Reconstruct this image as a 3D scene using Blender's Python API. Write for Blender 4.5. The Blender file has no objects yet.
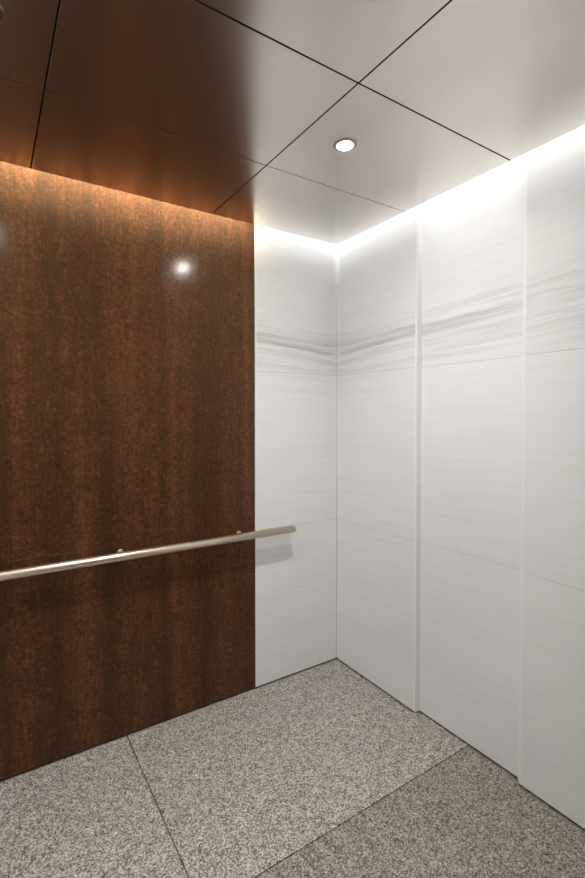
import bpy, bmesh, math
from mathutils import Matrix, Vector

S = bpy.context.scene
COL = S.collection

# ------------------------------------------------------------------ sizes (metres)
HC = 2.424            # underside of the ceiling panels
GAP = 0.03            # light slot between ceiling panels and walls
XL, YF = -2.37, -1.585 # left wall, front wall
ZT = 2.68             # top of the plenum
BASE = 0.011          # shadow reveal under the wall panels
Z1, Z2 = 0.842, 1.681 # stone course joints
XW = -0.558           # edge between wood and stone on the back wall
XW2 = XL - XW

# ------------------------------------------------------------------ node helpers
def new_mat(name):
    m = bpy.data.materials.new(name); m.use_nodes = True
    nt = m.node_tree
    return m, nt, nt.nodes['Principled BSDF']

class NG:
    def __init__(s, nt): s.nt = nt
    def node(s, t, **kw):
        n = s.nt.nodes.new(t)
        for k, v in kw.items(): setattr(n, k, v)
        return n
    def put(s, sock, v):
        if isinstance(v, bpy.types.NodeSocket): s.nt.links.new(v, sock)
        elif v is not None: sock.default_value = v
    def math(s, op, a, b=None, c=None, clamp=False):
        n = s.node('ShaderNodeMath', operation=op, use_clamp=clamp)
        s.put(n.inputs[0], a)
        if b is not None: s.put(n.inputs[1], b)
        if c is not None: s.put(n.inputs[2], c)
        return n.outputs[0]
    def xyz(s, x, y, z):
        n = s.node('ShaderNodeCombineXYZ')
        for i, v in enumerate((x, y, z)): s.put(n.inputs[i], v)
        return n.outputs[0]
    def noise(s, vec, scale=1.0, detail=3.0, rough=0.5, dist=0.0):
        n = s.node('ShaderNodeTexNoise'); s.put(n.inputs['Vector'], vec)
        n.inputs['Scale'].default_value = scale; n.inputs['Detail'].default_value = detail
        n.inputs['Roughness'].default_value = rough; n.inputs['Distortion'].default_value = dist
        return n.outputs[0]
    def smooth(s, v, a, b, lo=0.0, hi=1.0):
        n = s.node('ShaderNodeMapRange', interpolation_type='SMOOTHSTEP')
        s.put(n.inputs['Value'], v)
        n.inputs['From Min'].default_value = a; n.inputs['From Max'].default_value = b
        n.inputs['To Min'].default_value = lo; n.inputs['To Max'].default_value = hi
        return n.outputs[0]
    def ramp(s, v, stops):
        n = s.node('ShaderNodeValToRGB'); s.put(n.inputs[0], v)
        cr = n.color_ramp
        while len(cr.elements) < len(stops): cr.elements.new(0.5)
        for e, (p, c) in zip(cr.elements, stops): e.position = p; e.color = (*c, 1)
        return n.outputs[0]
    def mix(s, f, a, b, mode='MIX'):
        n = s.node('ShaderNodeMix', data_type='RGBA', blend_type=mode)
        s.put(n.inputs[0], f); s.put(n.inputs[6], a if isinstance(a, bpy.types.NodeSocket) else (*a, 1))
        s.put(n.inputs[7], b if isinstance(b, bpy.types.NodeSocket) else (*b, 1))
        return n.outputs[2]
    def pos(s):
        n = s.node('ShaderNodeSeparateXYZ')
        s.nt.links.new(s.node('ShaderNodeTexCoord').outputs['Object'], n.inputs[0])
        return n.outputs
    def bump(s, h, strength, dist, bsdf):
        n = s.node('ShaderNodeBump'); n.inputs['Strength'].default_value = strength
        n.inputs['Distance'].default_value = dist
        s.put(n.inputs['Height'], h); s.nt.links.new(n.outputs[0], bsdf.inputs['Normal'])

def plain(name, col, rough=0.5, metal=0.0, coat=0.0):
    m, nt, b = new_mat(name)
    b.inputs['Base Color'].default_value = (*col, 1)
    b.inputs['Roughness'].default_value = rough; b.inputs['Metallic'].default_value = metal
    b.inputs['Coat Weight'].default_value = coat
    return m

# ---- polished white marble with fine grey veins that rise away from the room corner
def marble():
    m, nt, b = new_mat('veined_marble'); g = NG(nt)
    x, y, z = g.pos()
    u = g.math('ADD', g.math('MULTIPLY', x, -1.0), g.math('MULTIPLY', y, -1.0))  # distance from the corner
    wob = g.noise(g.xyz(g.math('MULTIPLY', u, 2.2), 3.1, g.math('MULTIPLY', z, 2.0)), 1.0, 2)
    v = g.math('SUBTRACT', z, g.math('MULTIPLY', u, 0.055))
    v = g.math('ADD', v, g.math('MULTIPLY', g.math('SUBTRACT', wob, 0.5), 0.045))
    # bold veins
    n1 = g.noise(g.xyz(g.math('MULTIPLY', u, 0.9), 0.0, g.math('MULTIPLY', v, 38.0)), 1.0, 4, 0.6)
    band = g.math('MULTIPLY', g.smooth(v, 1.60, 1.72), g.smooth(v, 1.84, 1.98, 1.0, 0.0))
    band = g.math('ADD', g.math('MULTIPLY', band, 0.90), 0.10)
    patch = g.smooth(g.noise(g.xyz(u, 7.0, g.math('MULTIPLY', v, 4.0)), 1.3, 2), 0.40, 0.62)
    patch = g.math('ADD', g.math('MULTIPLY', patch, 0.55), 0.45)
    bold = g.math('MULTIPLY', g.smooth(n1, 0.37, 0.66), g.math('MULTIPLY', band, patch))
    # thin dark threads
    n2 = g.noise(g.xyz(g.math('MULTIPLY', u, 0.6), 5.0, g.math('MULTIPLY', v, 17.0)), 1.0, 3, 0.55)
    thread = g.smooth(g.math('ABSOLUTE', g.math('SUBTRACT', n2, 0.52)), 0.0, 0.022, 1.0, 0.0)
    thread = g.math('MULTIPLY', thread, g.math('MULTIPLY', band, patch))
    # faint all-over streaks
    n3 = g.noise(g.xyz(g.math('MULTIPLY', u, 3.0), 9.0, g.math('MULTIPLY', v, 60.0)), 1.0, 4, 0.6)
    faint = g.smooth(n3, 0.42, 0.75)
    cloud = g.noise(g.xyz(u, 2.0, z), 2.3, 2)
    c = g.mix(cloud, (0.785, 0.785, 0.80), (0.84, 0.84, 0.86))
    c = g.mix(g.math('MULTIPLY', faint, 0.12), c, (0.52, 0.49, 0.46))
    c = g.mix(g.math('MULTIPLY', bold, 0.62), c, (0.43, 0.42, 0.41))
    c = g.mix(g.math('MULTIPLY', thread, 0.30), c, (0.33, 0.32, 0.31))
    nt.links.new(c, b.inputs['Base Color'])
    b.inputs['Roughness'].default_value = 0.48
    b.inputs['Specular IOR Level'].default_value = 0.4
    return m

# ---- dark reddish figured veneer, grain running upright, under a satin lacquer
def wood():
    m, nt, b = new_mat('figured_veneer'); g = NG(nt)
    x, y, z = g.pos()
    wx = g.math('ADD', x, g.math('MULTIPLY', g.noise(g.xyz(x, 0.0, g.math('MULTIPLY', z, .8)), 3.0, 2), 0.03))
    grain = g.noise(g.xyz(g.math('MULTIPLY', wx, 150.0), 0.0, g.math('MULTIPLY', z, 9.0)), 1.0, 4, 0.6)
    bands = g.noise(g.xyz(g.math('MULTIPLY', wx, 9.0), 4.0, g.math('MULTIPLY', z, 0.35)), 1.0, 3, 0.55)
    fig = g.noise(g.xyz(g.math('MULTIPLY', x, 70.0), 8.0, g.math('MULTIPLY', z, 75.0)), 1.0, 3, 0.6, 0.9)
    big = g.noise(g.xyz(g.math('MULTIPLY', x, 16.0), 1.0, g.math('MULTIPLY', z, 10.0)), 1.0, 2, 0.5, 0.6)
    t = g.math('ADD', g.math('MULTIPLY', grain, 0.26), g.math('MULTIPLY', bands, 0.34))
    t = g.math('ADD', t, g.math('MULTIPLY', fig, 0.46))
    t = g.math('ADD', t, g.math('MULTIPLY', big, 0.12))
    c = g.ramp(t, [(0.46, (0.008, 0.0024, 0.0012)), (0.58, (0.041, 0.0125, 0.0060)), (0.70, (0.120, 0.043, 0.018))])
    nt.links.new(c, b.inputs['Base Color'])
    b.inputs['Roughness'].default_value = 0.62
    b.inputs['Specular IOR Level'].default_value = 0.7
    b.inputs['Specular Tint'].default_value = (1.0, 0.55, 0.25, 1)
    b.inputs['Coat Weight'].default_value = 0.25
    b.inputs['Coat Roughness'].default_value = 0.16
    g.bump(fig, 0.05, 0.001, b)
    return m

# ---- speckled grey granite
def granite(name, k):
    m, nt, b = new_mat(name); g = NG(nt)
    x, y, z = g.pos(); p = g.xyz(x, y, 0.0)
    vo = g.node('ShaderNodeTexVoronoi'); nt.links.new(p, vo.inputs['Vector']); vo.inputs['Scale'].default_value = 240.0
    sep = g.node('ShaderNodeSeparateColor'); nt.links.new(vo.outputs['Color'], sep.inputs[0])
    f1 = g.noise(p, 185.0, 4, 0.8)
    f2 = g.noise(p, 34.0, 3, 0.6)
    t = g.math('ADD', g.math('MULTIPLY', sep.outputs[0], 0.34), g.math('MULTIPLY', f1, 0.60))
    t = g.math('ADD', t, g.math('MULTIPLY', g.math('SUBTRACT', f2, 0.5), 0.22))
    c = g.ramp(t, [(0.30, (0.050, 0.043, 0.037)), (0.42, (0.23, 0.212, 0.192)),
                   (0.54, (0.46, 0.435, 0.405)), (0.66, (0.72, 0.69, 0.65))])
    warm = g.smooth(sep.outputs[1], 0.75, 0.95)
    c = g.mix(g.math('MULTIPLY', warm, 0.35), c, (0.42, 0.31, 0.23))
    c = g.mix(1.0, c, k, 'MULTIPLY')
    nt.links.new(c, b.inputs['Base Color'])
    b.inputs['Roughness'].default_value = 0.6
    g.bump(f1, 0.12, 0.002, b)
    return m

# ---- satin bronze-tinted metal of the ceiling
def ceiling_metal():
    m, nt, b = new_mat('satin_ceiling_metal'); g = NG(nt)
    x, y, z = g.pos()
    n = g.noise(g.xyz(g.math('MULTIPLY', x, 40.0), g.math('MULTIPLY', y, 400.0), 0.0), 1.0, 3, 0.6)
    c = g.mix(n, (0.64, 0.60, 0.57), (0.70, 0.66, 0.63))
    nt.links.new(c, b.inputs['Base Color'])
    b.inputs['Metallic'].default_value = 1.0
    b.inputs['Roughness'].default_value = 0.22
    return m

MARBLE = marble(); WOOD = wood(); GRANITE = granite('speckled_granite', (0.97, 0.965, 0.955)); GRANITE2 = granite('darker_speckled_granite', (0.70, 0.68, 0.64)); CEILM = ceiling_metal()
BLACK = plain('black_reveal', (0.010, 0.009, 0.008), 0.7)
JOINT = plain('dark_joint_filler', (0.022, 0.020, 0.018), 0.8)
SATIN = plain('satin_steel', (0.80, 0.68, 0.55), 0.36, 1.0)
DARKM = plain('bronze_door_metal', (0.48, 0.40, 0.32), 0.4, 1.0)
RINGM = plain('antique_brass_trim', (0.40, 0.36, 0.24), 0.30, 1.0)
WHITE = plain('white_soffit_paint', (0.75, 0.75, 0.74), 0.7)

CREAM = plain('cream_lobby_wall', (0.70, 0.62, 0.52), 0.7)
LOBBY_FILL = 18.0
def emit(name, col, s):
    m, nt, b = new_mat(name)
    b.inputs['Base Color'].default_value = (0.8, 0.8, 0.8, 1)
    b.inputs['Emission Color'].default_value = (*col, 1)
    b.inputs['Emission Strength'].default_value = s
    return m
LAMP = emit('lit_lamp_lens', (0.99, 0.985, 0.93), 800.0)
LED = emit('lit_led_tape', (1.0, 0.93, 0.84), 1.0)

# ------------------------------------------------------------------ mesh helpers
def box(bm, x0, x1, y0, y1, z0, z1, mat=0, bevel=0.0):
    vs = [bm.verts.new(p) for p in ((x0,y0,z0),(x1,y0,z0),(x1,y1,z0),(x0,y1,z0),(x0,y0,z1),(x1,y0,z1),(x1,y1,z1),(x0,y1,z1))]
    fs = []
    for q in ((0,3,2,1),(4,5,6,7),(0,1,5,4),(1,2,6,5),(2,3,7,6),(3,0,4,7)):
        f = bm.faces.new([vs[i] for i in q]); f.material_index = mat; fs.append(f)
    if bevel > 0:
        es = list({e for f in fs for e in f.edges})
        r = bmesh.ops.bevel(bm, geom=es, offset=bevel, segments=2, profile=0.5, affect='EDGES')
        for f in r['faces']: f.material_index = mat

def lathe(bm, prof, axis='Z', n=40, mat=0, c=(0,0,0), close=False):
    rings = []
    for r, h in prof:
        ring = []
        for k in range(n):
            a = 2*math.pi*k/n; u, v = r*math.cos(a), r*math.sin(a)
            p = (u, v, h) if axis == 'Z' else ((h, u, v) if axis == 'X' else (v, h, u))
            ring.append(bm.verts.new([p[i]+c[i] for i in range(3)]))
        rings.append(ring)
    rr = rings + ([rings[0]] if close else [])
    for a, b in zip(rr, rr[1:]):
        for k in range(n):
            f = bm.faces.new((a[k], a[(k+1) % n], b[(k+1) % n], b[k])); f.material_index = mat; f.smooth = True
    if not close:
        for ring in (rings[0], rings[-1]):
            f = bm.faces.new(ring); f.material_index = mat

def obj(name, bm, mats, parent=None, smooth=False):
    bmesh.ops.recalc_face_normals(bm, faces=bm.faces)
    me = bpy.data.meshes.new(name); bm.to_mesh(me); bm.free()
    for m in (mats if isinstance(mats, (list, tuple)) else [mats]): me.materials.append(m)
    o = bpy.data.objects.new(name, me); COL.objects.link(o)
    if parent: o.parent = parent
    return o

def tag(o, label, cat, group=None):
    o['label'] = label; o['category'] = cat
    if group: o['group'] = group
    return o

def thing(name, label, cat, loc, group=None):
    o = bpy.data.objects.new(name, None); COL.objects.link(o)
    o.location = loc; o.empty_display_size = 0.1
    return tag(o, label, cat, group)

def struct(o):
    o['kind'] = 'structure'; return o

# ------------------------------------------------------------------ floor: granite slabs, dark open joints
bm = bmesh.new()
FX = [XL-0.1, -1.228, 0.1]; JW = 0.0022
FY = [YF-0.1, -0.8413, 0.1]
box(bm, FX[0], FX[-1], FY[0], FY[-1], -0.06, -0.012, 1)
for i in range(2):
    for j in range(2):
        x0, x1 = FX[i] + (JW if i else 0), FX[i+1] - (JW if i == 0 else 0)
        y0, y1 = FY[j] + (JW if j else 0), FY[j+1] - (JW if j == 0 else 0)
        box(bm, x0, x1, y0, y1, -0.012, 0.0, 0 if j else 2)
struct(obj('floor', bm, [GRANITE, JOINT, GRANITE2]))

# ------------------------------------------------------------------ walls behind the panels (black reveals show at the bottom)
T = 0.05
DX0, DX1 = -1.79, -0.575   # doorway
def backing(name, x0, x1, y0, y1):
    b_ = bmesh.new(); box(b_, x0, x1, y0, y1, 0, ZT, 0); return b_
wb = backing('wall_back', XL-0.06, 0.11, 0.02, 0.02+T)
# matching stone strip at the far left end of the back wall
for za, zb in ((BASE, Z1-.0008), (Z1+.0008, Z2-.0008), (Z2+.0008, ZT-0.002)):
    box(wb, XL+0.001, XW2-0.002, 0.0, 0.0205, za, zb, 1, 0.0012)
struct(obj('wall_back', wb, [BLACK, MARBLE]))
wr = backing('wall_right', 0.055, 0.055+T, YF-0.02, 0.02)
struct(obj('wall_right', wr, [BLACK]))
wl = backing('wall_left', XL-0.055-T, XL-0.055, YF-0.02, 0.02)
for (ya, yb, d) in ((0.018, -0.579, 0.0), (-0.583, -1.073, 0.03), (-1.077, -1.58, 0.0)):
    for za, zb in ((BASE, Z1-.0008), (Z1+.0008, Z2-.0008), (Z2+.0008, ZT-0.002)):
        box(wl, XL-0.0552, XL-d, yb, ya, za, zb, 1, 0.0012)
struct(obj('wall_left', wl, [BLACK, MARBLE]))

# front wall: metal returns and header around the open doorway
bm = bmesh.new()
box(bm, XL-0.105, DX0, YF-0.05, YF, 0, ZT)
box(bm, DX1, 0.105, YF-0.05, YF, 0, ZT)
box(bm, DX0, DX1, YF-0.05, YF, HC, ZT)
struct(obj('wall_front', bm, [DARKM]))
# invented lobby beyond the doorway, unseen behind the camera, for light and reflections
LY = -5.2
bm = bmesh.new(); box(bm, -4.0, 1.6, LY, YF-0.10, -0.06, 0.0)
struct(obj('floor_lobby', bm, [GRANITE]))
bm = bmesh.new(); box(bm, -4.0, 1.6, LY, YF-0.05, 2.6, 2.64)
struct(obj('ceiling_lobby', bm, [WHITE]))
bm = bmesh.new()
box(bm, -4.0, 1.6, LY-0.1, LY, 0, 2.6); box(bm, -4.1, -4.0, LY, YF-0.05, 0, 2.6); box(bm, 1.6, 1.7, LY, YF-0.05, 0, 2.6)
box(bm, -4.0, XL-0.05, YF-0.15, YF-0.051, 0, 2.6); box(bm, 0.055, 1.6, YF-0.15, YF-0.051, 0, 2.6)
struct(obj('wall_lobby', bm, [CREAM]))
for lx, ly in ((-1.2, -1.97),):  # added fill lamp, out of view, brightening the cab through the doorway
    L = bpy.data.lights.new('lobby_fill_light', 'AREA'); L.shape = 'RECTANGLE'; L.size = 1.8; L.size_y = 0.35
    L.energy = LOBBY_FILL; L.color = (1.0, 1.0, 0.98)
    o = bpy.data.objects.new('lobby_fill_light', L); COL.objects.link(o); o.location = (lx, ly, 2.59)

# ------------------------------------------------------------------ cladding panels
def stone_panel(label, ax, lo, hi, face, back, edges, group='pale veined stone wall panels'):
    """ax 'x': stands on the right wall, spans y lo..hi; ax 'y': on the back wall, spans x lo..hi"""
    bm = bmesh.new()
    for za, zb in ((BASE, Z1-.0008), (Z1+.0008, Z2-.0008), (Z2+.0008, ZT-0.002)):
        if ax == 'x': box(bm, face, back, lo, hi, za, zb, 0, 0.0016)
        else: box(bm, lo, hi, face, back, za, zb, 0, 0.0016)
    # filler seen in the hairline joints
    for zj in (Z1, Z2):
        if ax == 'x': box(bm, face+0.0012, back, lo+.002, hi-.002, zj-.0012, zj+.0012, 1)
        else: box(bm, lo+.002, hi-.002, face+0.0012, back, zj-.0012, zj+.0012, 1)
    if label.startswith('white veined'): box(bm, 0.0, 0.035, -0.5808, -0.5795, BASE, ZT-0.003, 2)   # end face coloured paler, standing in for light it lacks
    # paler strips along the upright edges
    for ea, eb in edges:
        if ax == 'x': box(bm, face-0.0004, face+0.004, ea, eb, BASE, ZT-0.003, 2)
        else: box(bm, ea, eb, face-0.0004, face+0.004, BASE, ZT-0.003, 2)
    o = obj('stone_panel', bm, [MARBLE, GREYJ, PALE_EDGE])
    return tag(o, label, 'wall panel', group)
PALE_EDGE = plain('pale_stone_edge', (0.845, 0.845, 0.85), 0.4)
GREYJ = plain('grey_stone_joint', (0.52, 0.51, 0.50), 0.8)
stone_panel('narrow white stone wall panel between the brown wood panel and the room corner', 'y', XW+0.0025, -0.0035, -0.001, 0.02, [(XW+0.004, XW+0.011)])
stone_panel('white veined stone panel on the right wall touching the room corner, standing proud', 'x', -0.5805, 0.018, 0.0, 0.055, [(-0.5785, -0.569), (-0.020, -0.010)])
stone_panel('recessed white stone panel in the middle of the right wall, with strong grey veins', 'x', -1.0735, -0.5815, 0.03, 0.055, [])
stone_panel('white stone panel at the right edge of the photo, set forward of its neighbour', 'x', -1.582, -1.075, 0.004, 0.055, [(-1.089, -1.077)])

bm = bmesh.new()
box(bm, XW2, XW, 0.001, 0.02, BASE, ZT-0.002, 0, 0.0012)
tag(obj('wood_panel', bm, [WOOD]), 'large dark reddish brown figured wood panel on the wall behind the handrail', 'wall panel')

# ------------------------------------------------------------------ ceiling: satin metal tiles with open joints, slot all round
XC = [XL+GAP, -1.5927, -0.812, -GAP]
YC = [YF+GAP, -1.044, -0.530, -GAP]
LIGHTS = [(-0.640, -0.792), (-1.745, -0.765)]
TH = 0.020; RH = 0.0375
def holed_tile(bm, x0, x1, y0, y1, holes):
    if not holes:
        box(bm, x0, x1, y0, y1, HC, HC+TH, 0, 0.0003); return
    (cx, cy) = holes[0]; n = 48
    layers = []
    for z in (HC, HC+TH):
        outer = [bm.verts.new(p) for p in ((x0,y0,z),(x1,y0,z),(x1,y1,z),(x0,y1,z))]
        inner = [bm.verts.new((cx+RH*math.cos(2*math.pi*k/n), cy+RH*math.sin(2*math.pi*k/n), z)) for k in range(n)]
        es = [bm.edges.new((outer[i], outer[(i+1) % 4])) for i in range(4)]
        es += [bm.edges.new((inner[i], inner[(i+1) % n])) for i in range(n)]
        bmesh.ops.triangle_fill(bm, use_beauty=True, use_dissolve=False, edges=es)
        layers.append((outer, inner))
    for k in range(4):
        bm.faces.new((layers[0][0][k], layers[0][0][(k+1) % 4], layers[1][0][(k+1) % 4], layers[1][0][k]))
    for k in range(n):
        bm.faces.new((layers[0][1][k], layers[0][1][(k+1) % n], layers[1][1][(k+1) % n], layers[1][1][k]))
bm = bmesh.new()
for i in range(3):
    for j in range(3):
        gx = 0.0028
        x0 = XC[i] + (gx if i else 0); x1 = XC[i+1] - (gx if i < 2 else 0)
        y0 = YC[j] + (0, gx, 0.0018)[j]; y1 = YC[j+1] - (gx, 0.0018, 0)[j]
        holed_tile(bm, x0, x1, y0, y1, [l for l in LIGHTS if x0 < l[0] < x1 and y0 < l[1] < y1])
box(bm, XC[0], XC[-1], YC[0], YC[-1], HC+TH, HC+TH+0.004, 1)
for xg in XC[1:3]:      # closed ends of the joints
    for ya, yb in ((YC[0], YC[0]+.004), (YC[-1]-.004, YC[-1])): box(bm, xg-.0027, xg+.0027, ya, yb, HC+.0015, HC+TH, 1)
for yg, hw in ((YC[1], .0027), (YC[2], .0017)):
    for xa, xb in ((XC[0], XC[0]+.004), (XC[-1]-.004, XC[-1])): box(bm, xa, xb, yg-hw, yg+hw, HC+.0015, HC+TH, 1)
# soffit above the light slot
box(bm, XL-0.1, 0.1, YF-0.06, 0.06, ZT+0.0005, ZT+0.03, 2)
struct(obj('ceiling', bm, [CEILM, BLACK, WHITE]))

# ------------------------------------------------------------------ recessed downlights
def downlight(first=None):
    t = thing('downlight', '', 'ceiling light', (0,0,0), 'recessed ceiling downlights')
    bm = bmesh.new()
    lathe(bm, [(0.0268,0.0005),(0.0268,-0.0034),(0.0300,-0.0033),(0.0400,-0.0026),(0.0435,-0.0008),(0.0438,0.0)], n=48, close=True)
    obj('trim_ring', bm, [RINGM], t)
    bm = bmesh.new()
    lathe(bm, [(0.0350,0.0006),(0.0350,0.0185),(0.012,0.0190)], n=48)
    obj('lamp_can', bm, [RINGM], t)
    bm = bmesh.new()
    lathe(bm, [(0.0266,0.0004),(0.0266,-0.0032),(0.0250,-0.0036),(0.016,-0.0038),(0.003,-0.0039)], n=48)
    l = obj('lamp_lens', bm, [LAMP], t); l['label'] = 'glowing warm white lens'
    return t
proto = downlight()
for k, (lx, ly) in enumerate(LIGHTS):
    if k == 0: d = proto
    else:
        d = proto.copy(); COL.objects.link(d)
        for ch in list(proto.children):
            c = ch.copy(); COL.objects.link(c); c.parent = d
    d.location = (lx, ly, HC)
    d['label'] = ['small round lit downlight in the pale part of the ceiling near the white stone corner',
                  'lit downlight cut by the top left edge of the photo, over the wood panel'][k]

for lx, ly in LIGHTS:      # beam of each downlight
    L = bpy.data.lights.new('downlight_beam', 'SPOT'); L.energy = 17.0; L.color = (0.99, 0.985, 0.95)
    L.spot_size = math.radians(125); L.spot_blend = 1.0; L.shadow_soft_size = 0.022
    o = bpy.data.objects.new('downlight_beam', L); COL.objects.link(o); o.location = (lx, ly, HC-0.008)

# ------------------------------------------------------------------ handrail
RY, RZ, RR = -0.065, 0.8425, 0.0185
XE0, XE1 = -2.022, -0.349
rail = thing('handrail', 'round satin metal handrail running across the dark wood panel', 'handrail', (-1.19, 0.0, RZ-0.05))
off = Vector(rail.location)
def rail_obj(name, bm, mat):
    for v in bm.verts: v.co -= off
    return obj(name, bm, [mat], rail)
bm = bmesh.new()
lathe(bm, [(RR-0.003, XE0), (RR, XE0+0.002), (RR, XE1-0.007)], axis='X', n=40, c=(0, RY, RZ))
rail_obj('rail_tube', bm, SATIN)
bm = bmesh.new()
lathe(bm, [(RR-0.0006, XE1-0.0068), (RR-0.0006, XE1-0.006), (RR, XE1-0.0055), (RR, XE1-0.0015), (RR-0.0015, XE1)], axis='X', n=40, c=(0, RY, RZ))
rail_obj('end_cap', bm, SATIN)
for bx_ in (-1.851, -1.252, -0.653):
    bm = bmesh.new()
    lathe(bm, [(0.014, 0.0), (0.014, -0.003), (0.0125, -0.0045)], axis='Y', n=32, c=(bx_, 0.0012, RZ))      # wall rose
    lathe(bm, [(0.0075, -0.0035), (0.0075, -0.0495)], axis='Y', n=24, c=(bx_, 0.0012, RZ))                  # stem into the tube
    rail_obj('bracket', bm, SATIN)

# ------------------------------------------------------------------ cove: LED tape above the slot, on the edge of the ceiling panels
def strip(p, along, inward, ln, power, col=None):
    L = bpy.data.lights.new('cove_light', 'AREA'); L.shape = 'RECTANGLE'
    L.size = ln; L.size_y = 0.032; L.energy = power*ln; L.color = col or COVE; L.spread = math.radians(115)
    o = bpy.data.objects.new('cove_light', L); COL.objects.link(o)
    z = (inward*0.10 + Vector((0, 0, 1))).normalized()       # faces down, leaning at the wall
    x = Vector(along); y = z.cross(x)
    o.matrix_world = Matrix((x, y, z)).transposed().to_4x4()
    o.location = p
xm, ym = XL/2, YF/2
COVE = (0.99, 1.0, 0.97); PW = 1.8; SO = 0.043; SZ = HC+0.14
for sx0, sx1, pw, col in ((XL+0.04, XW2-0.01, PW, None), (XW2+0.02, XW-0.02, PW*4.8, (1.0, 0.87, 0.60)), (XW+0.01, -0.04, PW, None)):
    strip(((sx0+sx1)/2, -SO, SZ), (1,0,0), Vector((0,-1,0)), sx1-sx0, pw, col)      # stretch over the wood added stronger and warmer, to brighten its top
strip((xm, YF+SO, SZ), (1,0,0), Vector((0,1,0)), -XL-0.08, PW)
strip((-SO, ym, SZ), (0,1,0), Vector((-1,0,0)), -YF-0.08, PW)
strip((XL+SO, ym, SZ), (0,1,0), Vector((1,0,0)), -YF-0.08, PW)

# ------------------------------------------------------------------ camera
f, cx, cy = 453.3771, 264.5439, 423.828
yaw, pitch, roll = 0.5488, 0.0216, -0.0019
F = Vector((math.sin(yaw)*math.cos(pitch), math.cos(yaw)*math.cos(pitch), -math.sin(pitch)))
R0 = Vector((math.cos(yaw), -math.sin(yaw), 0)); U0 = R0.cross(F)
R = math.cos(roll)*R0 + math.sin(roll)*U0; U = -math.sin(roll)*R0 + math.cos(roll)*U0
cd = bpy.data.cameras.new('camera'); cam = bpy.data.objects.new('camera', cd); COL.objects.link(cam)
M = Matrix((R, U, -F)).transposed().to_4x4(); M.translation = Vector((-1.7504, -2.0488, 1.4573))
cam.matrix_world = M
cd.sensor_fit = 'VERTICAL'; cd.sensor_height = 36.0; cd.lens = f/878*36
cd.shift_x = (292.5-cx)/878; cd.shift_y = (cy-439)/878
cd.clip_start = 0.02
S.camera = cam

w = bpy.data.worlds.new('world'); S.world = w; w.use_nodes = True
w.node_tree.nodes['Background'].inputs[0].default_value = (0.02, 0.02, 0.02, 1)

S.view_settings.view_transform = 'Standard'; S.view_settings.look = 'None'
S.view_settings.exposure = 0.52; S.view_settings.gamma = 1.0
S.view_settings.use_curve_mapping = False
